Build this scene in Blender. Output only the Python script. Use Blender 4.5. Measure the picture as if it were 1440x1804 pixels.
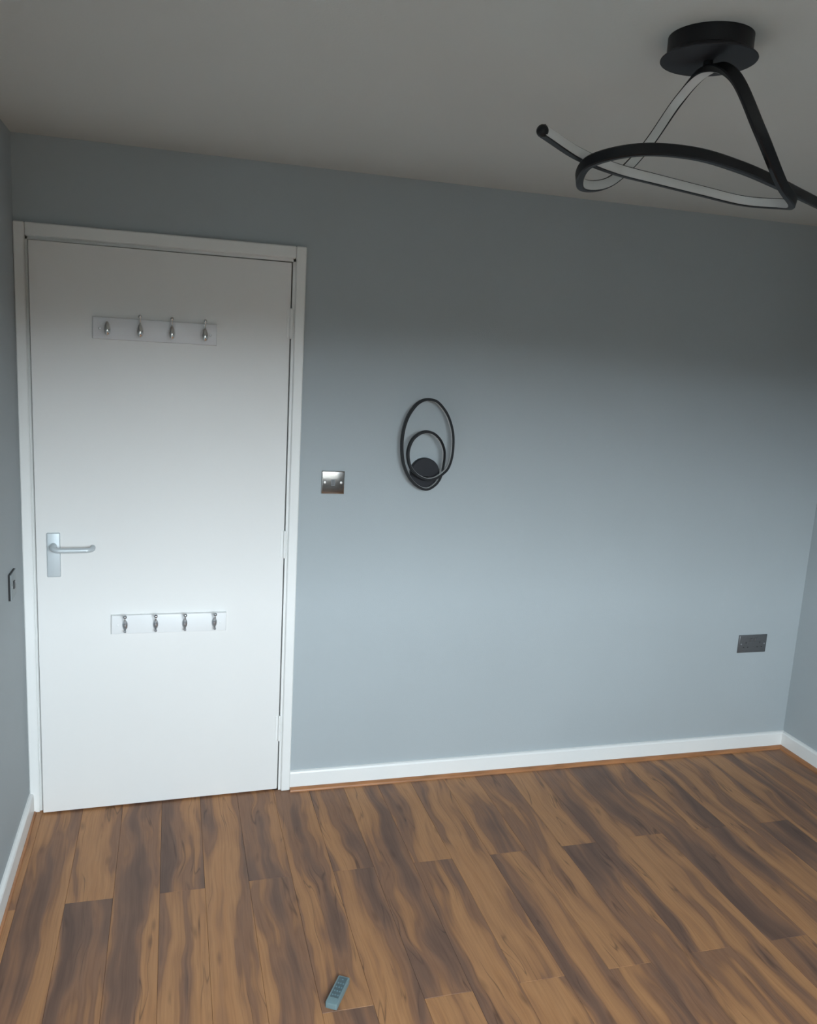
import bpy, bmesh, math, random
from mathutils import Vector, Matrix

for o in list(bpy.data.objects):
    bpy.data.objects.remove(o)
S = bpy.context.scene
C = S.collection
random.seed(4)

# ------------------------------------------------------------------ camera
CAM = Vector((-0.3977, -3.0023, 1.6890))
YAW, PITCH, ROLL, FPX = 0.28118, -0.18415, 0.05640, 1465.26
fw = Vector((math.sin(YAW) * math.cos(PITCH), math.cos(YAW) * math.cos(PITCH), math.sin(PITCH)))
rt0 = Vector((math.cos(YAW), -math.sin(YAW), 0))
up0 = rt0.cross(fw)
rt = rt0 * math.cos(ROLL) + up0 * math.sin(ROLL)
up = -rt0 * math.sin(ROLL) + up0 * math.cos(ROLL)
cd = bpy.data.cameras.new('camera')
cam = bpy.data.objects.new('camera', cd)
C.objects.link(cam)
M3 = Matrix((rt, up, -fw)).transposed()
cam.matrix_world = Matrix.Translation(CAM) @ M3.to_4x4()
cd.sensor_fit = 'VERTICAL'
cd.sensor_height = 24.0
cd.sensor_width = 24.0 * 1440 / 1804
cd.lens = FPX / 1804 * 24.0
cd.clip_start = 0.02
S.camera = cam

# room extents
XL, XR, YW, H = -0.889, 2.346, -3.62, 2.308
WX0, WX1, WZ0, WZ1 = -0.55, 0.95, 1.00, 2.15      # window in the wall behind the camera

# ------------------------------------------------------------------ world: overcast sky over dark ground
SKY = 15.0
w = bpy.data.worlds.new('overcast_sky')
S.world = w
w.use_nodes = True
nt = w.node_tree
nt.nodes.clear()
wo = nt.nodes.new('ShaderNodeOutputWorld')
bg = nt.nodes.new('ShaderNodeBackground')
tc = nt.nodes.new('ShaderNodeTexCoord')
sx = nt.nodes.new('ShaderNodeSeparateXYZ')
rp = nt.nodes.new('ShaderNodeValToRGB')
mr = nt.nodes.new('ShaderNodeMapRange')
mr.inputs[1].default_value = -1
mr.inputs[2].default_value = 1
nt.links.new(tc.outputs['Generated'], sx.inputs[0])
nt.links.new(sx.outputs[2], mr.inputs[0])
nt.links.new(mr.outputs[0], rp.inputs[0])
e = rp.color_ramp.elements
e[0].position = 0.534
e[0].color = (0.025, 0.025, 0.021, 1)
e[1].position = 0.549
e[1].color = (0.80, 0.92, 1.0, 1)
nt.links.new(rp.outputs[0], bg.inputs[0])
bg.inputs[1].default_value = SKY
nt.links.new(bg.outputs[0], wo.inputs[0])

pl = bpy.data.lights.new('window_portal', 'AREA')
pl.shape = 'RECTANGLE'
pl.size, pl.size_y = WX1 - WX0, WZ1 - WZ0
pl.cycles.is_portal = True
po = bpy.data.objects.new('window_portal', pl)
C.objects.link(po)
po.location = ((WX0 + WX1) / 2, YW - 0.02, (WZ0 + WZ1) / 2)
po.rotation_euler = (math.radians(90), 0, 0)

vs = S.view_settings
vs.view_transform = 'Standard'
vs.look = 'None'
vs.gamma = 1
vs.use_curve_mapping = False
vs.exposure = 1.46


# ------------------------------------------------------------------ materials
def mat(name, col, rough=0.5, metal=0.0, noise=0.0, nscale=20.0, bump=0.0, bscale=200.0, spec=0.5, bdist=0.002, stretch=None):
    m = bpy.data.materials.new(name)
    m.use_nodes = True
    t = m.node_tree
    b = t.nodes['Principled BSDF']
    b.inputs['Roughness'].default_value = rough
    b.inputs['Metallic'].default_value = metal
    b.inputs['Specular IOR Level'].default_value = spec
    tcn = t.nodes.new('ShaderNodeTexCoord')
    mp = t.nodes.new('ShaderNodeMapping')
    if stretch:
        mp.inputs['Scale'].default_value = stretch
    t.links.new(tcn.outputs['Object'], mp.inputs[0])
    n = t.nodes.new('ShaderNodeTexNoise')
    n.inputs['Scale'].default_value = nscale
    n.inputs['Detail'].default_value = 4
    t.links.new(mp.outputs[0], n.inputs['Vector'])
    r = t.nodes.new('ShaderNodeValToRGB')
    r.color_ramp.elements[0].position = 0.3
    r.color_ramp.elements[1].position = 0.7
    r.color_ramp.elements[0].color = tuple(c * (1 - noise) for c in col) + (1,)
    r.color_ramp.elements[1].color = tuple(min(1, c * (1 + noise)) for c in col) + (1,)
    t.links.new(n.outputs[0], r.inputs[0])
    t.links.new(r.outputs[0], b.inputs['Base Color'])
    if bump:
        n2 = t.nodes.new('ShaderNodeTexNoise')
        n2.inputs['Scale'].default_value = bscale
        n2.inputs['Detail'].default_value = 3
        t.links.new(mp.outputs[0], n2.inputs['Vector'])
        bp = t.nodes.new('ShaderNodeBump')
        bp.inputs['Strength'].default_value = bump
        bp.inputs['Distance'].default_value = bdist
        t.links.new(n2.outputs[0], bp.inputs['Height'])
        t.links.new(bp.outputs[0], b.inputs['Normal'])
    return m


M = {}
M['wall'] = mat('grey_wall_paint', (0.402, 0.440, 0.456), 0.75, noise=0.025, nscale=1.5, bump=0.15, bscale=260, spec=0.3)
M['ceiling'] = mat('ceiling_paint', (0.64, 0.655, 0.63), 0.85, noise=0.02, nscale=1.2, bump=0.15, bscale=180, spec=0.2)
M['white'] = mat('white_gloss_paint', (0.82, 0.82, 0.80), 0.35, noise=0.01, nscale=3, bump=0.05, bscale=60, spec=0.4)
M['door'] = mat('white_door_paint', (0.775, 0.765, 0.745), 0.42, noise=0.012, nscale=2, bump=0.04, bscale=40, spec=0.4)
M['rack'] = mat('rack_white_paint', (0.77, 0.77, 0.785), 0.4, noise=0.01, nscale=8)
M['rack2'] = mat('lower_rack_white_paint', (0.785, 0.785, 0.78), 0.4, noise=0.01, nscale=8)
M['chrome'] = mat('polished_chrome', (0.74, 0.73, 0.72), 0.10, 1.0, noise=0.02)
M['bright'] = mat('bright_screw_head', (0.85, 0.84, 0.82), 0.35, 0.6, noise=0.02)
M['satin'] = mat('satin_chrome', (0.50, 0.51, 0.53), 0.28, 1.0, noise=0.04)
M['alu'] = mat('satin_aluminium', (0.60, 0.645, 0.665), 0.48, 0.3, noise=0.02)
M['plate'] = mat('polished_nickel_plate', (0.50, 0.48, 0.46), 0.16, 1.0, noise=0.03, nscale=30)
M['steel'] = mat('brushed_steel_plate', (0.20, 0.20, 0.205), 0.42, 0.8, noise=0.08, nscale=60, stretch=(1, 1, 14))
M['dull'] = mat('dull_steel_plate', (0.27, 0.30, 0.31), 0.45, 0.5, noise=0.04)
M['rock'] = mat('grey_rocker', (0.10, 0.10, 0.10), 0.5, 0.0, noise=0.04)
M['hole'] = mat('dark_pin_hole', (0.045, 0.045, 0.047), 0.6, noise=0.05)
M['dark'] = mat('dark_edge_reflection', (0.012, 0.012, 0.013), 0.5, noise=0.05)  # dark reflection of the wall plate's metal edge, put in as colour
M['black'] = mat('black_satin_aluminium', (0.0075, 0.0085, 0.0105), 0.45, 0.0, noise=0.06, nscale=30, spec=0.3)
M['black2'] = mat('charcoal_powder_coat', (0.014, 0.0145, 0.019), 0.5, 0.0, noise=0.06, nscale=40, spec=0.35)
M['diff'] = mat('frosted_light_strip', (0.62, 0.62, 0.61), 0.45, noise=0.02)
M['quad'] = mat('beading_wood', (0.36, 0.155, 0.062), 0.45, noise=0.22, nscale=9, stretch=(1, 1, 8))
M['remote'] = mat('teal_grey_plastic', (0.150, 0.215, 0.225), 0.4, noise=0.05, nscale=40)
M['remote_dk'] = mat('slate_keypad', (0.080, 0.115, 0.125), 0.45, noise=0.1, nscale=90)
M['remote_key'] = mat('slate_button', (0.12, 0.19, 0.215), 0.45, noise=0.05)
M['leak_block'] = mat('leak_block_dark', (0.08, 0.08, 0.08), 0.9, noise=0.02)  # dark colour of the unseen light closure behind the doorway
M['sub'] = mat('underlay', (0.03, 0.022, 0.018), 0.9, noise=0.05)


def wood():
    m = bpy.data.materials.new('walnut_laminate')
    m.use_nodes = True
    t = m.node_tree
    L = t.links
    N = t.nodes.new
    b = t.nodes['Principled BSDF']

    def math_(op, a, bb=None, cc=None):
        n = N('ShaderNodeMath')
        n.operation = op
        for i, v in enumerate((a, bb, cc)):
            if v is None:
                continue
            if isinstance(v, (int, float)):
                n.inputs[i].default_value = v
            else:
                L.new(v, n.inputs[i])
        return n.outputs[0]

    def noise(vec, scale, detail=2.0, rough=0.5):
        n = N('ShaderNodeTexNoise')
        n.inputs['Scale'].default_value = scale
        n.inputs['Detail'].default_value = detail
        n.inputs['Roughness'].default_value = rough
        L.new(vec, n.inputs['Vector'])
        return n.outputs[0]

    def comb(x, y, z):
        n = N('ShaderNodeCombineXYZ')
        for i, v in enumerate((x, y, z)):
            if isinstance(v, (int, float)):
                n.inputs[i].default_value = v
            else:
                L.new(v, n.inputs[i])
        return n.outputs[0]

    def ramp(fac, stops):
        r = N('ShaderNodeValToRGB')
        el = r.color_ramp.elements
        while len(el) < len(stops):
            el.new(0.5)
        for q, (p_, c_) in zip(el, stops):
            q.position = p_
            q.color = tuple(c_) + (1,)
        L.new(fac, r.inputs[0])
        return r.outputs[0]

    def mix(fac, a, c_, mode='MIX'):
        n = N('ShaderNodeMix')
        n.data_type = 'RGBA'
        n.blend_type = mode
        if isinstance(fac, (int, float)):
            n.inputs[0].default_value = fac
        else:
            L.new(fac, n.inputs[0])
        for i, v in ((6, a), (7, c_)):
            if isinstance(v, tuple):
                n.inputs[i].default_value = v + (1,)
            else:
                L.new(v, n.inputs[i])
        return n.outputs[2]

    tcn = N('ShaderNodeTexCoord')
    oi = N('ShaderNodeObjectInfo')
    sp = N('ShaderNodeSeparateXYZ')
    L.new(tcn.outputs['Object'], sp.inputs[0])
    rnd = oi.outputs['Random']
    r1 = math_('MULTIPLY', rnd, 61.0)
    r2 = math_('MULTIPLY', rnd, 137.0)
    x, y = sp.outputs[0], sp.outputs[1]
    # slow sideways waviness of the figure along the board
    wv = noise(comb(math_('MULTIPLY', x, 4.0), math_('MULTIPLY_ADD', y, 2.2, r1), r2), 1.0, 2.0, 0.5)
    wx = math_('MULTIPLY_ADD', math_('SUBTRACT', wv, 0.5), 0.13, x)
    # broad streaks
    band = noise(comb(math_('MULTIPLY_ADD', wx, 12.0, r2), math_('MULTIPLY_ADD', y, 0.75, r1), r1), 1.0, 3.0, 0.5)
    blot = noise(comb(math_('MULTIPLY_ADD', x, 5.0, r1), math_('MULTIPLY_ADD', y, 3.2, r2), 3.0), 1.0, 2.0, 0.5)
    v = math_('MULTIPLY_ADD', math_('SUBTRACT', blot, 0.5), 0.30, band)
    v = math_('MULTIPLY_ADD', math_('SUBTRACT', rnd, 0.5), 0.05, v)
    col = ramp(v, [(0.28, (0.125, 0.070, 0.050)), (0.39, (0.180, 0.098, 0.065)), (0.450, (0.255, 0.130, 0.074)), (0.485, (0.235, 0.118, 0.066)),
                   (0.520, (0.345, 0.168, 0.078)), (0.60, (0.415, 0.207, 0.092)), (0.68, (0.395, 0.190, 0.082)), (0.76, (0.285, 0.142, 0.074))])
    # fine grain
    g = noise(comb(math_('MULTIPLY_ADD', wx, 70.0, math_('MULTIPLY', x, 110.0)), math_('MULTIPLY_ADD', y, 5.0, r1), r2), 1.0, 3.0, 0.6)
    gf = ramp(g, [(0.30, (0.80, 0.78, 0.77)), (0.55, (1.0, 1.0, 1.0)), (0.75, (1.07, 1.06, 1.05))])
    col = mix(0.8, col, gf, 'MULTIPLY')
    # dark veins where the figure folds
    vn = noise(comb(math_('MULTIPLY_ADD', wx, 19.0, r1), math_('MULTIPLY_ADD', y, 1.3, r2), r1), 1.0, 2.0, 0.55)
    va = math_('ABSOLUTE', math_('SUBTRACT', vn, 0.5))
    vm = ramp(va, [(0.0, (1, 1, 1)), (0.014, (0, 0, 0))])
    gate = ramp(noise(comb(math_('MULTIPLY_ADD', x, 9.0, r2), math_('MULTIPLY_ADD', y, 4.5, r1), 1.7), 1.0, 2.0), [(0.50, (0, 0, 0)), (0.62, (1, 1, 1))])
    col = mix(math_('MULTIPLY', math_('MULTIPLY', vm, gate), 0.6), col, (0.050, 0.028, 0.020))
    # small knots
    kn = N('ShaderNodeTexVoronoi')
    kn.inputs['Scale'].default_value = 1.0
    L.new(comb(math_('MULTIPLY_ADD', wx, 17.0, r2), math_('MULTIPLY_ADD', y, 4.4, r1), r2), kn.inputs['Vector'])
    km = ramp(kn.outputs['Distance'], [(0.05, (1, 1, 1)), (0.17, (0, 0, 0))])
    col = mix(math_('MULTIPLY', km, 0.45), col, (0.075, 0.038, 0.024))
    L.new(col, b.inputs['Base Color'])
    b.inputs['Roughness'].default_value = 0.45
    b.inputs['Specular IOR Level'].default_value = 0.35
    bp = N('ShaderNodeBump')
    bp.inputs['Strength'].default_value = 0.08
    bp.inputs['Distance'].default_value = 0.001
    L.new(g, bp.inputs['Height'])
    L.new(bp.outputs[0], b.inputs['Normal'])
    return m


M['wood'] = wood()


def pane_mat():
    m = bpy.data.materials.new('window_glass')
    m.use_nodes = True
    t = m.node_tree
    t.nodes.clear()
    o = t.nodes.new('ShaderNodeOutputMaterial')
    a = t.nodes.new('ShaderNodeBsdfTransparent')
    g = t.nodes.new('ShaderNodeBsdfGlossy')
    g.inputs['Roughness'].default_value = 0.02
    mx = t.nodes.new('ShaderNodeMixShader')
    mx.inputs[0].default_value = 0.07
    t.links.new(a.outputs[0], mx.inputs[1])
    t.links.new(g.outputs[0], mx.inputs[2])
    t.links.new(mx.outputs[0], o.inputs[0])
    return m


M['glass'] = pane_mat()


# ------------------------------------------------------------------ helpers
def tag(o, label=None, cat=None, group=None, kind=None):
    if label: o['label'] = label
    if cat: o['category'] = cat
    if group: o['group'] = group
    if kind: o['kind'] = kind
    return o


def empty(name, loc=(0, 0, 0), rz=0.0, parent=None):
    o = bpy.data.objects.new(name, None)
    o.empty_display_size = 0.05
    C.objects.link(o)
    o.location = loc
    o.rotation_euler = (0, 0, rz)
    o.parent = parent
    return o


def obj(name, bm, m, parent=None, smooth=False, loc=None):
    me = bpy.data.meshes.new(name)
    bmesh.ops.recalc_face_normals(bm, faces=bm.faces[:])
    if smooth:
        for f in bm.faces:
            f.smooth = True
    bm.to_mesh(me)
    bm.free()
    ms = m if isinstance(m, (list, tuple)) else [m]
    for k in ms:
        me.materials.append(k)
    o = bpy.data.objects.new(name, me)
    C.objects.link(o)
    o.parent = parent
    if loc:
        o.location = loc
    if smooth == 'auto':
        for p_ in me.polygons:
            p_.use_smooth = True
        try:
            me.set_sharp_from_angle(angle=math.radians(35))
        except Exception:
            pass
    return o


def add_box(bm, x0, x1, y0, y1, z0, z1, bev=0.0, seg=1, edges=None):
    vs_ = [bm.verts.new((x, y, z)) for x in (x0, x1) for y in (y0, y1) for z in (z0, z1)]
    fs = [(0, 1, 3, 2), (4, 6, 7, 5), (0, 4, 5, 1), (2, 3, 7, 6), (0, 2, 6, 4), (1, 5, 7, 3)]
    faces = [bm.faces.new([vs_[i] for i in f]) for f in fs]
    if bev:
        es = set()
        for f in faces:
            es.update(f.edges)
        if edges:
            es = [q for q in es if edges(q)]
        bmesh.ops.bevel(bm, geom=list(es), offset=bev, segments=seg, affect='EDGES', profile=0.5)


def box(name, b, m, parent=None, bev=0.0, seg=1, loc=None, smooth=False):
    bm = bmesh.new()
    add_box(bm, *b, bev=bev, seg=seg)
    return obj(name, bm, m, parent, smooth, loc)


def add_lathe(bm, prof, mtx=None, n=24, mi=0):
    """profile of (radius, height) turned about z, then moved by mtx"""
    mtx = mtx or Matrix()
    rings = []
    for r, z in prof:
        if r < 1e-6:
            rings.append([bm.verts.new(mtx @ Vector((0, 0, z)))])
        else:
            rings.append([bm.verts.new(mtx @ Vector((r * math.cos(2 * math.pi * k / n), r * math.sin(2 * math.pi * k / n), z))) for k in range(n)])
    for a, b in zip(rings, rings[1:]):
        for k in range(n):
            k2 = (k + 1) % n
            if len(a) == 1 and len(b) == 1:
                continue
            if len(a) == 1:
                f = bm.faces.new((a[0], b[k], b[k2]))
            elif len(b) == 1:
                f = bm.faces.new((a[k], a[k2], b[0]))
            else:
                f = bm.faces.new((a[k], a[k2], b[k2], b[k]))
            f.material_index = mi
    for rg in (rings[0], rings[-1]):
        if len(rg) > 1:
            bm.faces.new(rg).material_index = mi


def catmull(P, n=10, closed=False):
    P = [Vector(p_) for p_ in P]
    if closed:
        Q = [P[-1]] + P + [P[0], P[1]]
    else:
        Q = [2 * P[0] - P[1]] + P + [2 * P[-1] - P[-2]]
    out = []
    for i in range(1, len(Q) - 2):
        a, b, c, d = Q[i - 1:i + 3]
        for k in range(n):
            t = k / n
            out.append(0.5 * (2 * b + (c - a) * t + (2 * a - 5 * b + 4 * c - d) * t * t + (3 * b - 3 * c + d - a) * t ** 3))
    if not closed:
        out.append(Q[-2])
    return out


def add_tube(bm, pts, rad, n=12):
    """round bar along a path, radius may vary"""
    N_ = len(pts)
    rings = []
    ref = None
    for i, p_ in enumerate(pts):
        t = (pts[min(i + 1, N_ - 1)] - pts[max(i - 1, 0)]).normalized()
        if ref is None:
            ref = t.orthogonal().normalized()
        ref = (ref - t * ref.dot(t)).normalized()
        bi = t.cross(ref)
        r = rad(i / (N_ - 1)) if callable(rad) else rad
        rings.append([bm.verts.new(p_ + (ref * math.cos(a) + bi * math.sin(a)) * r) for a in (2 * math.pi * k / n for k in range(n))])
    for a, b in zip(rings, rings[1:]):
        for k in range(n):
            bm.faces.new((a[k], a[(k + 1) % n], b[(k + 1) % n], b[k]))
    bm.faces.new(rings[0])
    bm.faces.new(rings[-1])


def frames(pts, inward, closed=False):
    """tangent, direction of the light strip (inward), third axis"""
    N_ = len(pts)
    fr = []
    for i, p_ in enumerate(pts):
        if closed:
            t = (pts[(i + 1) % N_] - pts[i - 1]).normalized()
        else:
            t = (pts[min(i + 1, N_ - 1)] - pts[max(i - 1, 0)]).normalized()
        d = inward[i]
        d = (d - t * d.dot(t)).normalized()
        fr.append((t, d, t.cross(d)))
    return fr


def strip_tube(bm, pts, fr, a, b, ch, closed=False):
    """rounded rectangular profile: 2a along the inward axis, 2b along the third axis"""
    prof = [(-a, -b + ch), (-a, b - ch), (-a + ch, b), (a - ch * .5, b), (a, b - ch * .5), (a, -b + ch * .5), (a - ch * .5, -b), (-a + ch, -b)]
    rings = [[bm.verts.new(p_ + d * u + n * v) for u, v in prof] for p_, (t, d, n) in zip(pts, fr)]
    K = len(prof)
    pr = list(zip(rings, rings[1:] + ([rings[0]] if closed else [])))
    for r0, r1 in pr[:len(rings) if closed else len(rings) - 1]:
        for k in range(K):
            bm.faces.new((r0[k], r0[(k + 1) % K], r1[(k + 1) % K], r1[k]))
    if not closed:
        bm.faces.new(rings[0])
        bm.faces.new(rings[-1])


def face_strip(bm, pts, fr, a0, a1, b, closed=False):
    prof = [(a0, -b), (a0, b), (a1 - .0003, b), (a1, b * .6), (a1, -b * .6), (a1 - .0003, -b)]
    rings = [[bm.verts.new(p_ + d * u + n * v) for u, v in prof] for p_, (t, d, n) in zip(pts, fr)]
    K = len(prof)
    pr = list(zip(rings, rings[1:] + ([rings[0]] if closed else [])))
    for r0, r1 in pr[:len(rings) if closed else len(rings) - 1]:
        for k in range(K):
            bm.faces.new((r0[k], r0[(k + 1) % K], r1[(k + 1) % K], r1[k]))
    if not closed:
        bm.faces.new(rings[0])
        bm.faces.new(rings[-1])


def sm(t):
    t = max(0.0, min(1.0, t))
    return t * t * (3 - 2 * t)


def dup(o, parent, loc=None):
    c = o.copy()
    C.objects.link(c)
    c.parent = parent
    if loc is not None:
        c.location = loc
    return c


# ------------------------------------------------------------------ room shell
T = 0.12
DX0, DX1, DZ1 = -0.8427 - 0.016, 0.016, 1.987 + 0.016     # structural door opening
bm = bmesh.new()
add_box(bm, DX1, XR + T, 0, T, 0, H)
add_box(bm, XL - T, DX0, 0, T, 0, H)
add_box(bm, DX0, DX1, 0, T, DZ1, H)
tag(obj('wall_back', bm, M['wall']), 'grey painted wall holding the white door and black ring light', 'wall', kind='structure')
tag(box('wall_left', (XL - T, XL, YW - T, 0, 0, H), M['wall']), 'grey painted side wall beside the door handle edge', 'wall', kind='structure')
tag(box('wall_right', (XR, XR + T, YW - T, 0, 0, H), M['wall']), 'grey painted side wall meeting the corner near the double socket', 'wall', kind='structure')
bm = bmesh.new()
add_box(bm, XL, WX0, YW - T, YW, 0, H)
add_box(bm, WX1, XR, YW - T, YW, 0, H)
add_box(bm, WX0, WX1, YW - T, YW, 0, WZ0)
add_box(bm, WX0, WX1, YW - T, YW, WZ1, H)
tag(obj('wall_front', bm, M['wall']), 'grey painted window wall opposite the white door', 'wall', kind='structure')
tag(box('ceiling', (XL - T, XR + T, YW - T, T, H, H + 0.1), M['ceiling']), 'plain off-white painted ceiling carrying the twisted black light', 'ceiling', kind='structure')
tag(box('wall_leak_block', (DX0 - 0.3, DX1 + 0.3, 0.35, 0.40, 0, H), M['leak_block']), 'dark unseen panel added behind the white door to block leaking light', 'wall', kind='structure')  # added closure, keeps sky light from leaking through the door gaps
bm = bmesh.new()
add_box(bm, DX0 - 0.3, DX0 - 0.25, T, 0.35, 0, H)
add_box(bm, DX1 + 0.25, DX1 + 0.3, T, 0.35, 0, H)
add_box(bm, DX0 - 0.3, DX1 + 0.3, T, 0.35, H, H + 0.05)
tag(obj('wall_leak_block_side', bm, M['leak_block']), 'dark unseen side and top panels added behind the door to block leaking light', 'wall', kind='structure')  # sides and top of the added light closure

# window behind the camera
wn = tag(empty('window_1', ((WX0 + WX1) / 2, YW - 0.06, WZ0)), 'white framed casement window lighting the room from behind the viewer', 'window', kind='structure')
hw, wh = (WX1 - WX0) / 2, WZ1 - WZ0
bm = bmesh.new()
fwid = 0.05
add_box(bm, -hw, hw, -0.03, 0.03, 0, fwid)
add_box(bm, -hw, hw, -0.03, 0.03, wh - fwid, wh)
add_box(bm, -hw, -hw + fwid, -0.03, 0.03, fwid, wh - fwid)
add_box(bm, hw - fwid, hw, -0.03, 0.03, fwid, wh - fwid)
add_box(bm, -0.03, 0.03, -0.03, 0.03, fwid, wh - fwid)
obj('window_frame', bm, M['white'], wn)
for s in (-1, 1):
    box('pane', (min(s * 0.03, s * (hw - fwid)), max(s * 0.03, s * (hw - fwid)), -0.003, 0.003, fwid, wh - fwid), M['glass'], wn)
box('window_sill', (-hw - 0.05, hw + 0.05, 0.06, 0.19, -0.03, 0.0), M['white'], wn, bev=0.004)

# floor: boards run from the door wall to the window wall, laid half-and-half
fl = tag(box('floor', (XL - T, XR + T, YW - T, 0.35, -0.06, -0.0082), M['sub']), 'brown and tan walnut-effect laminate plank floor', 'floor', kind='structure')
PW, PL, X0 = 0.138, 1.19, -0.571
GAP = 0.0002


def plank(x0, x1, y0, y1):
    bm = bmesh.new()
    add_box(bm, x0 + GAP, x1 - GAP, y0 + GAP, y1 - GAP, -0.0082, 0.0, bev=0.0007,
            edges=lambda q: all(v.co.z > -0.001 for v in q.verts))
    bmesh.ops.translate(bm, verts=bm.verts[:], vec=(-(x0 + x1) / 2, -(y0 + y1) / 2, 0))
    return obj('plank', bm, M['wood'], fl, loc=((x0 + x1) / 2, (y0 + y1) / 2, 0))


k0 = int(math.floor((XL - X0) / PW))
k1 = int(math.ceil((XR - X0) / PW))
for k in range(k0, k1):
    a = max(XL, X0 + k * PW)
    b = min(XR, X0 + (k + 1) * PW)
    if b - a < 0.01:
        continue
    j = -0.562 if k % 2 else -1.152
    in_door = DX0 + 0.01 < (a + b) / 2 < DX1 - 0.01
    top = 0.10 if in_door and a > DX0 and b < DX1 else 0.0
    j += random.uniform(-0.006, 0.006)
    ys = [top, j]
    while ys[-1] - PL > YW + 0.05:
        ys.append(ys[-1] - PL)
    ys.append(YW)
    for y1, y0 in zip(ys, ys[1:]):
        plank(a, b, y0, y1)


# skirting boards and wood beading
def run(name, label, cat, p0, p1, inward, prof, m):
    """extrude a (depth, height) profile along a straight line on the wall"""
    bm = bmesh.new()
    p0, p1, inward = Vector(p0), Vector(p1), Vector(inward)
    r0 = [bm.verts.new(p0 + inward * d + Vector((0, 0, z))) for d, z in prof]
    r1 = [bm.verts.new(p1 + inward * d + Vector((0, 0, z))) for d, z in prof]
    n = len(prof)
    for k in range(n):
        bm.faces.new((r0[k], r0[(k + 1) % n], r1[(k + 1) % n], r1[k]))
    bm.faces.new(r0)
    bm.faces.new(r1)
    return tag(obj(name, bm, m), label, cat, kind='structure')


SK = [(0, 0), (0.015, 0), (0.015, 0.068), (0.012, 0.074), (0.005, 0.077), (0, 0.077)]
QD = [(0.0152, 0.0)] + [(0.0152 + 0.017 * math.cos(a), 0.013 * math.sin(a)) for a in (i * math.pi / 12 for i in range(7))]
AX = 0.046
run('baseboard_back', 'white skirting board along the grey wall between door and socket', 'baseboard', (AX, 0, 0), (XR, 0, 0), (0, -1, 0), SK, M['white'])
run('baseboard_right', 'white skirting board running out from the far corner under the socket wall', 'baseboard', (XR, -0.015, 0), (XR, YW, 0), (-1, 0, 0), SK, M['white'])
run('baseboard_left', 'white skirting board along the wall beside the door handle', 'baseboard', (XL, -0.016, 0), (XL, YW, 0), (1, 0, 0), SK, M['white'])
run('baseboard_front', 'white skirting board under the window', 'baseboard', (XL + .015, YW, 0), (XR - .015, YW, 0), (0, 1, 0), SK, M['white'])
run('trim_1', 'orange brown wood beading along the foot of the long skirting board', 'beading', (AX, 0, 0), (XR - 0.015, 0, 0), (0, -1, 0), QD, M['quad'])
run('trim_2', 'orange brown wood beading turning the corner along the socket side wall', 'beading', (XR, -0.0155, 0), (XR, YW + .016, 0), (-1, 0, 0), QD, M['quad'])
QS = [(0.0152 + (d - 0.0152) * 0.45, z * 0.6) for d, z in QD]
run('trim_3', 'thin wood beading along the skirting beside the door handle', 'beading', (XL, -0.02, 0), (XL, YW + .016, 0), (1, 0, 0), QS, M['quad'])

# ------------------------------------------------------------------ door
ANG = 0.032
DW, DH = 0.8427, 1.981
door = tag(empty('door_1', (0, -0.006, 0), ANG), 'plain white door standing slightly ajar with two coat racks on it', 'door', kind='structure')
box('leaf', (-DW + 0.0, -0.003, 0, 0.040, 0.006, 0.006 + DH), M['door'], door, bev=0.0015)
# lever handle
hd = empty('handle', (-0.7875, 0, 0.960), 0, door)
bm = bmesh.new()
add_box(bm, -0.0215, 0.0215, -0.0085, 0, -0.0775, 0.0775, bev=0.004, seg=3, edges=lambda q: all(v.co.y < -0.008 for v in q.verts) or abs(q.verts[0].co.y - q.verts[1].co.y) > .004)
obj('backplate', bm, M['alu'], hd, 'auto')
bm = bmesh.new()
zl = 0.027
path = [Vector((0, -0.006, zl + .005)), Vector((0, -0.034, zl + .005)), Vector((0.003, -0.046, zl + .004)), Vector((0.012, -0.054, zl + .001)), Vector((0.026, -0.057, zl)),
        Vector((0.06, -0.057, zl)), Vector((0.095, -0.057, zl)), Vector((0.112, -0.055, zl)), Vector((0.122, -0.047, zl)), Vector((0.126, -0.035, zl)), Vector((0.126, -0.014, zl))]
add_tube(bm, catmull(path, 5), lambda t: 0.0112 - 0.0026 * sm(t / 0.42), 16)
obj('lever', bm, M['alu'], hd, True)
bm = bmesh.new()
add_lathe(bm, [(0.0125, 0), (0.0125, 0.010), (0.011, 0.012)], Matrix.Translation((0, -0.008, zl)) @ Matrix.Rotation(math.pi / 2, 4, 'X'), 24)
obj('rose', bm, M['alu'], hd, 'auto')

# hinges painted over in white
hproto = None
for z, hh in ((1.78, 0.10), (0.985, 0.10), (0.26, 0.10)):
    if hproto is None:
        hproto = hg = empty('hinge', (0, 0, z), 0, door)
        parts = []
        bm = bmesh.new()
        add_lathe(bm, [(0.0, -0.053), (0.004, -0.052), (0.0062, -0.049), (0.0062, -0.018), (0.0055, -0.0175), (0.0055, -0.0165), (0.0062, -0.016), (0.0062, 0.016), (0.0055, 0.0165),
                       (0.0055, 0.0175), (0.0062, 0.018), (0.0062, 0.049), (0.004, 0.052), (0, 0.053)], Matrix.Translation((-0.0005, -0.0055, 0)), 14)
        parts.append(obj('knuckle', bm, M['white'], hg, 'auto'))
        parts.append(box('hinge_plate', (-0.016, -0.004, -0.0022, 0.0, -0.049, 0.049), M['white'], hg, bev=0.0008))
    else:
        hg = empty('hinge', (0, 0, z), 0, door)
        for q in parts:
            dup(q, hg)

# door lining, stop and architrave
tr = tag(empty('trim_4', (-DW / 2, 0, 0)), 'white painted door frame with flat architrave around the door', 'door frame', kind='structure')
ox = DW / 2


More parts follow.
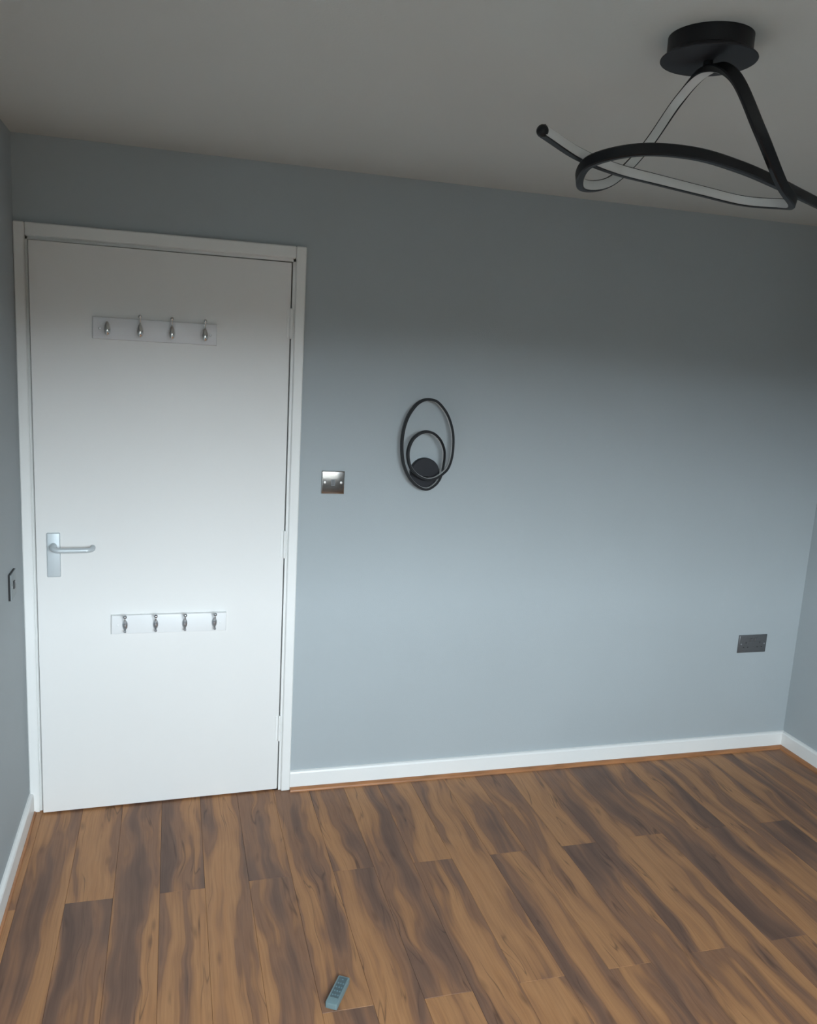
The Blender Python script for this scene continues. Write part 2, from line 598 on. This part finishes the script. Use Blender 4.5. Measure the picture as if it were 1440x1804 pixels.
def part(name, b, m=M['white'], bev=0.0, parent=tr):
    return box(name, (b[0] + ox, b[1] + ox, b[2], b[3], b[4], b[5]), m, parent, bev=bev)


part('jamb', (0.0015, 0.0155, -0.0055, T, 0.0003, 2.0025), bev=0.001)
part('jamb', (DX0 + .0005, -DW - 0.0045, -0.0055, T, 0.0003, 2.0025), bev=0.001)
part('head_jamb', (DX0 + .0005, 0.0155, -0.0055, T, 1.990, 2.0025), bev=0.001)
part('stop', (-0.012, 0.0012, 0.037, 0.075, 0.0003, 1.9895))
part('stop', (-DW - 0.004, -DW + 0.012, 0.037, 0.075, 0.0003, 1.9895))
part('head_stop', (-DW + 0.0125, -0.0125, 0.037, 0.075, 1.975, 1.9895))
ATOP = 1.987 + 0.056
part('architrave_leg', (0.011, AX, -0.018, -0.0005, 0.0003, ATOP - 0.0003), bev=0.0035)
part('architrave_leg', (XL + 0.0005, -DW - 0.012, -0.018, -0.0005, 0.0003, ATOP - 0.0003), bev=0.0035)
part('architrave_head', (-DW - 0.0115, 0.0105, -0.0175, -0.0005, 2.000, ATOP - 0.0006), bev=0.0035)


# ------------------------------------------------------------------ coat racks on the door
def ell(rx, rz, z0, z1, n=9):
    out = []
    for i in range(n + 1):
        a = -math.pi / 2 + math.pi * i / n
        out.append((rx * math.cos(a), (z0 + z1) / 2 + (z1 - z0) / 2 * math.sin(a)))
    return out


def rack(name, x0, x1, zc, hgt, tilt, hooks, m, kind, label, hm):
    # local frame of the leaf: x along the leaf, -y out of the face
    mid = (x0 + x1) / 2
    wpos = Matrix.Rotation(ANG, 4, 'Z') @ Vector((mid, -0.0002, zc)) + Vector((0, -0.006, 0))
    r = tag(empty(name, wpos, ANG), label, 'coat rack', 'coat racks on the door')
    r.rotation_euler = (0, tilt, ANG)
    L = (x1 - x0) / 2
    bm = bmesh.new()
    add_box(bm, -L, L, -0.015, 0, -hgt / 2, hgt / 2, bev=0.005, seg=2, edges=lambda q: all(v.co.y < -0.014 for v in q.verts))
    obj('backboard', bm, m, r, 'auto')
    protos = {}
    for i, (hx, top) in enumerate(hooks):
        h = empty('hook', (hx - mid, -0.015, 0), 0, r)
        key = top
        if key in protos:
            for q in protos[key]:
                dup(q, h)
            continue
        ps = []
        if kind == 'egg':
            bm = bmesh.new()
            add_lathe(bm, [(0.0085, 0), (0.0085, 0.002), (0.007, 0.004)], Matrix.Translation((0, 0, 0.006)) @ Matrix.Rotation(math.pi / 2, 4, 'X') @ Matrix.Scale(1.5, 4, (0, 1, 0)), 20)
            ps.append(obj('hook_base', bm, hm, h, 'auto'))
            bm = bmesh.new()
            add_tube(bm, catmull([Vector((0, 0, 0.010)), Vector((0, -0.012, 0.012)), Vector((0, -0.022, 0.010)), Vector((0, -0.029, 0.004))], 5), 0.0036, 10)
            if top:
                add_tube(bm, catmull([Vector((0, 0, 0.010)), Vector((0, -0.012, 0.015)), Vector((0, -0.026, 0.024)), Vector((0, -0.038, 0.038))], 5), 0.0033, 10)
            ps.append(obj('prong', bm, hm, h, True))
            bm = bmesh.new()
            add_lathe(bm, [(0.0, 0.020), (0.003, 0.019), (0.0055, 0.014), (0.0082, 0.006), (0.0092, -0.002), (0.0086, -0.009), (0.0062, -0.015), (0.003, -0.0178), (0, -0.0185)],
                      Matrix.Translation((0, -0.030, -0.002)) @ Matrix.Rotation(-0.12, 4, 'X') @ Matrix.Scale(1.2, 4), 20)
            ps.append(obj('egg_knob', bm, hm, h, True))
            if top:
                bm = bmesh.new()
                add_lathe(bm, ell(0.0062, 0, -0.0068, 0.0068), Matrix.Translation((0, -0.040, 0.043)), 16)
                ps.append(obj('ball_tip', bm, hm, h, True))
        else:
            bm = bmesh.new()
            add_lathe(bm, [(0.0001, 0.0), (0.0088, 0.0), (0.0092, 0.004), (0.0075, 0.0085), (0.004, 0.0105), (0, 0.011)],
                      Matrix.Translation((0, 0, 0.0)) @ Matrix.Rotation(math.pi / 2, 4, 'X') @ Matrix.Scale(1.95, 4, (0, 1, 0)), 20)
            ps.append(obj('hook_base', bm, hm, h, True))
            bm = bmesh.new()
            add_tube(bm, catmull([Vector((0, -0.006, 0.006)), Vector((0, -0.018, 0.014)), Vector((0, -0.028, 0.023)), Vector((0, -0.034, 0.033))], 5), lambda t: 0.0042 - 0.0018 * t, 10)
            add_tube(bm, catmull([Vector((0, -0.006, -0.006)), Vector((0, -0.014, -0.015)), Vector((0, -0.019, -0.019)), Vector((0, -0.024, -0.018))], 5), lambda t: 0.004 - 0.001 * t, 10)
            ps.append(obj('prong', bm, hm, h, True))
            for (by, bz, br) in ((-0.035, 0.0395, 0.0068), (-0.0265, -0.0165, 0.0048)):
                bm = bmesh.new()
                add_lathe(bm, ell(br, 0, -br, br), Matrix.Translation((0, by, bz)), 16)
                ps.append(obj('ball_tip', bm, hm, h, True))
        protos[key] = ps
    for sx_ in ((-L + 0.022), (L - 0.022)):
        bm = bmesh.new()
        add_lathe(bm, [(0.0042, -0.001), (0.0042, 0.0006), (0.003, 0.0012), (0, 0.0013)], Matrix.Translation((sx_, -0.015, -0.002)) @ Matrix.Rotation(math.pi / 2, 4, 'X'), 14)
        obj('screw', bm, M['satin'] if kind == 'egg' else M['rack2'], r, 'auto')
    return r


rack('coat_rack', -0.6535, -0.2555, 1.726, 0.071, 0.004, [(-0.607, False), (-0.505, True), (-0.404, True), (-0.297, True)], M['rack'], 'egg',
     'white coat rack with shiny egg-shaped chrome hooks, high on the door', M['chrome'])
rack('coat_rack', -0.6055, -0.2085, 0.7035, 0.0695, 0.010, [(-0.559, True), (-0.456, True), (-0.3555, True), (-0.2515, True)], M['rack2'], 'ball',
     'white coat rack with dull grey ball-tipped double hooks, low on the door', M['satin'])

# ------------------------------------------------------------------ electrical plates
def screw(parent, x, z, y, m, k=1.0):
    bm = bmesh.new()
    add_lathe(bm, [(0.0036 * k, 0.0), (0.0036 * k, 0.0008), (0.0026 * k, 0.0016), (0, 0.0018)], Matrix.Translation((x, y, z)) @ Matrix.Rotation(math.pi / 2, 4, 'X'), 14)
    return obj('screw', bm, m, parent, 'auto')


sw = tag(empty('light_switch', (0.1715, -0.0016, 1.2180), -0.035), 'square shiny metal light switch on the grey wall beside the door frame', 'light switch')
bm = bmesh.new()
add_box(bm, -0.043, 0.043, -0.0065, 0, -0.043, 0.043, bev=0.0045, seg=3, edges=lambda q: all(v.co.y < -0.006 for v in q.verts))
obj('face_plate', bm, M['plate'], sw, 'auto')
box('rocker_surround', (-0.0075, 0.0075, -0.0076, -0.006, -0.0125, 0.0125), M['steel'], sw, bev=0.0006)
bm = bmesh.new()
v_ = [(-0.0055, -0.0070, -0.0105), (0.0055, -0.0070, -0.0105), (0.0055, -0.0070, 0.0105), (-0.0055, -0.0070, 0.0105),
      (-0.0055, -0.0120, -0.0100), (0.0055, -0.0120, -0.0100), (0.0055, -0.0085, 0.0100), (-0.0055, -0.0085, 0.0100)]
vv = [bm.verts.new(q) for q in v_]
for f in ((0, 1, 2, 3), (4, 5, 6, 7), (0, 1, 5, 4), (1, 2, 6, 5), (2, 3, 7, 6), (3, 0, 4, 7)):
    bm.faces.new([vv[i] for i in f])
obj('rocker', bm, M['rock'], sw)
screw(sw, -0.0302, 0, -0.0062, M['bright'], 1.35)
screw(sw, 0.0302, 0, -0.0062, M['bright'], 1.35)

so = tag(empty('double_socket', (2.1060, -0.0002, 0.5120)), 'dark brushed metal double power socket low on the grey wall near the corner', 'power socket')
bm = bmesh.new()
add_box(bm, -0.073, 0.073, -0.0075, 0, -0.041, 0.041, bev=0.0045, seg=3, edges=lambda q: all(v.co.y < -0.007 for v in q.verts))
obj('face_plate', bm, M['steel'], so, 'auto')
for cx in (-0.036, 0.036):
    for (dx, dz, a_, b_) in ((0, 0.0065, 0.002, 0.004), (-0.011, -0.0145, 0.0032, 0.002), (0.011, -0.0145, 0.0032, 0.002)):
        box('pin_hole', (cx + dx - a_, cx + dx + a_, -0.0080, -0.0072, dz - b_, dz + b_), M['hole'], so)
    s_ = 1 if cx > 0 else -1
    rx = s_ * 0.012
    box('rocker', (rx - 0.0055, rx + 0.0055, -0.0105, -0.0072, 0.010, 0.028), M['steel'], so, bev=0.001)
screw(so, -0.0602, 0.0, -0.0072, M['satin'])
screw(so, 0.0602, 0.0, -0.0072, M['satin'])

ls = tag(empty('wall_plate', (XL + 0.0002, -0.232, 0.914), math.pi / 2), 'small metal switch plate on the side wall beside the door handle', 'switch plate')
bm = bmesh.new()
add_box(bm, -0.043, 0.043, -0.0085, -0.006, -0.041, 0.041, bev=0.0012, seg=2, edges=lambda q: all(v.co.y < -0.008 for v in q.verts))
obj('face_plate', bm, M['dull'], ls, 'auto')
box('edge_reflection', (-0.0435, 0.0435, -0.006, 0, -0.0415, 0.0415), M['dark'], ls)  # added dark rim, stands in for the dark reflection in the metal edge
box('rocker', (-0.008, 0.008, -0.0115, -0.0082, -0.013, 0.013), M['hole'], ls, bev=0.001)
screw(ls, -0.0302, 0, -0.0082, M['satin'])
screw(ls, 0.0302, 0, -0.0082, M['satin'])

# ------------------------------------------------------------------ ring wall light
RING = [(0.507, 1.537), (0.54, 1.533), (0.569, 1.509), (0.594, 1.473), (0.612, 1.423), (0.616, 1.375), (0.611, 1.326), (0.597, 1.288), (0.577, 1.267),
        (0.550, 1.249), (0.518, 1.243), (0.489, 1.252), (0.466, 1.268), (0.448, 1.291), (0.438, 1.326), (0.439, 1.357), (0.451, 1.389), (0.474, 1.411),
        (0.501, 1.421), (0.531, 1.415), (0.558, 1.392), (0.577, 1.358), (0.583, 1.326), (0.583, 1.295), (0.580, 1.267), (0.573, 1.242), (0.556, 1.219),
        (0.528, 1.203), (0.499, 1.208), (0.470, 1.229), (0.446, 1.261), (0.429, 1.301), (0.421, 1.348), (0.420, 1.391), (0.426, 1.436), (0.439, 1.475),
        (0.459, 1.507), (0.480, 1.527)]
wl = tag(empty('wall_light', (0.520, 0, 1.262)), 'black wall light of two looped oval rings on a round plate', 'wall light')


def sm(t):
    t = max(0.0, min(1.0, t))
    return t * t * (3 - 2 * t)


ctrl = []
for i, (x, z) in enumerate(RING):
    wgt = sm((i - 3.5) / 5.0) * (1 - sm((i - 19.0) / 5.0))
    old, new = 0.033 + 0.027 * wgt, 0.048 + 0.018 * wgt
    ctrl.append(Vector((x - 0.520 - (new - old) * 0.305, -new, z - 1.262 + (new - old) * 0.107)))
pts = catmull(ctrl, 6, True)
inw = []
nP = len(pts)
for i in range(nP):
    t = pts[(i + 1) % nP] - pts[i - 1]
    inw.append(Vector((t.z, 0, -t.x)))           # clockwise path: inside lies to its right
fr = frames(pts, inw, True)
bm = bmesh.new()
strip_tube(bm, pts, fr, 0.0047, 0.0095, 0.0012, True)
obj('looped_ring', bm, M['black'], wl, 'auto')
bm = bmesh.new()
face_strip(bm, pts, fr, 0.0040, 0.0056, 0.0072, True)
obj('light_strip', bm, M['diff'], wl, 'auto')
bm = bmesh.new()
add_lathe(bm, [(0.056, -0.0003), (0.056, 0.021), (0.0545, 0.0235), (0.0, 0.0237)], Matrix.Translation((0, 0, 0)) @ Matrix.Rotation(math.pi / 2, 4, 'X'), 48)
obj('mounting_plate', bm, M['black2'], wl, 'auto')
bm = bmesh.new()
add_box(bm, -0.012, 0.012, -0.060, -0.0225, -0.0235, -0.0125, bev=0.001)
obj('bracket', bm, M['black2'], wl)

# ------------------------------------------------------------------ twisted ceiling light
CC = Vector((0.570, -1.512, H))
Sv = Vector((0.83877, -0.54449, 0))
Gv = Vector((0.54449, 0.83877, 0))
KL = [(0.0, 0.0, -0.0560), (-0.0475, 0.0665, -0.0895), (-0.1029, 0.0547, -0.1811), (-0.1591, -0.0174, -0.2589), (-0.2035, -0.1121, -0.283),
      (-0.1825, -0.2001, -0.2639), (-0.0994, -0.2242, -0.2503), (-0.0072, -0.157, -0.2417), (0.0749, -0.0532, -0.2417), (0.1474, 0.0597, -0.2452),
      (0.2059, 0.1788, -0.2445), (0.2515, 0.3029, -0.2365)]
cl = tag(empty('ceiling_light', CC), 'twisted black ceiling light of one looping tube under a round mount', 'ceiling light')


def loc2(l, sgn):
    return Sv * (l[0] * sgn) + Gv * (l[1] * sgn) + Vector((0, 0, l[2]))


KR = list(KL)
KR[3] = (-0.1560, -0.0150, -0.2560)
KR[4] = (-0.1900, -0.1020, -0.2760)
KR[5] = (-0.1720, -0.1950, -0.2620)
right = [loc2(l, -1) for l in KR]
left = [loc2(l, 1) for l in KL]
left.append(left[-1] + (left[-1] - left[-2]) * 0.5)
full = list(reversed(left)) + right[1:]
pts = catmull(full, 12)
nl = len(left) - 1
cenL = sum(left[2:9], Vector()) / 7
cenR = sum(right[2:9], Vector()) / 7
inw = []
for i, p_ in enumerate(pts):
    u = i / 12.0 - nl                      # <0 on the left half
    f = sm((u + 1.2) / 2.4)
    c_ = cenL.lerp(cenR, f)
    d = c_ - p_
    d.z *= 0.5
    inw.append(d)
for _ in range(30):
    t_ = [((pts[min(i + 1, len(pts) - 1)] - pts[max(i - 1, 0)]).normalized()) for i in range(len(pts))]
    inw = [(d - t * d.dot(t)).normalized() for d, t in zip(inw, t_)]
    inw = [(inw[max(i - 1, 0)] + inw[i] + inw[min(i + 1, len(inw) - 1)]) / 3 for i in range(len(inw))]
fr = frames(pts, inw)
bm = bmesh.new()
strip_tube(bm, pts, fr, 0.0065, 0.0100, 0.0022)
obj('twisted_tube', bm, M['black'], cl, 'auto')
bm = bmesh.new()
face_strip(bm, pts, fr, 0.0055, 0.0076, 0.0082)
obj('light_strip', bm, M['diff'], cl, 'auto')
for i in (0, -1):
    bm = bmesh.new()
    add_lathe(bm, ell(0.0105, 0, -0.0105, 0.0105), Matrix.Translation(pts[i]), 16)
    obj('end_cap', bm, M['black'], cl, True)
bm = bmesh.new()
add_lathe(bm, [(0.0775, -0.0003), (0.0775, -0.034)], None, 64)
obj('mount_drum', bm, M['black'], cl, 'auto')
bm = bmesh.new()
add_lathe(bm, [(0.0772, -0.030), (0.0880, -0.0385), (0.0885, -0.0400), (0.0875, -0.0412), (0.0, -0.0415)], None, 64)
obj('mount_flange', bm, M['black2'], cl, 'auto')
bm = bmesh.new()
add_lathe(bm, [(0.009, -0.040), (0.009, -0.054)], None, 16)
obj('stem', bm, M['black'], cl, 'auto')

# ------------------------------------------------------------------ remote control on the floor
rm = tag(empty('remote_control', (0.0320, -1.0935, 0.0002), math.atan2(0.099, 0.0595)), 'small blue-grey remote control lying on the wooden floor', 'remote control')
bm = bmesh.new()
add_box(bm, -0.052, 0.052, -0.0165, 0.0165, 0, 0.016, bev=0.004, seg=3, edges=lambda q: abs(q.verts[0].co.z - q.verts[1].co.z) > .01)
es = [q for q in bm.edges if all(v.co.z > 0.0155 for v in q.verts) and len(q.link_faces) == 2 and any(abs(f.normal.z) < 0.5 for f in q.link_faces)]
bm.normal_update()
es = [q for q in bm.edges if all(v.co.z > 0.0155 for v in q.verts) and any(abs(f.normal.z) < 0.5 for f in q.link_faces)]
bmesh.ops.bevel(bm, geom=es, offset=0.0022, segments=2, affect='EDGES', profile=0.5)
obj('case', bm, M['remote'], rm, 'auto')
box('keypad', (-0.030, 0.047, -0.0118, 0.0118, 0.0155, 0.0163), M['remote_dk'], rm, bev=0.0003)
kb = None
for r_ in range(5):
    for c_ in range(3):
        if r_ == 4 and c_ != 1:
            continue
        lo = (-0.020 + r_ * 0.0145, (c_ - 1) * 0.0072, 0.0162)
        if kb is None:
            bm = bmesh.new()
            add_lathe(bm, [(0.0026, 0), (0.0026, 0.0007), (0.0018, 0.0011), (0, 0.0012)], None, 12)
            kb = obj('button', bm, M['remote_key'], rm, 'auto', loc=lo)
        else:
            dup(kb, rm, lo)
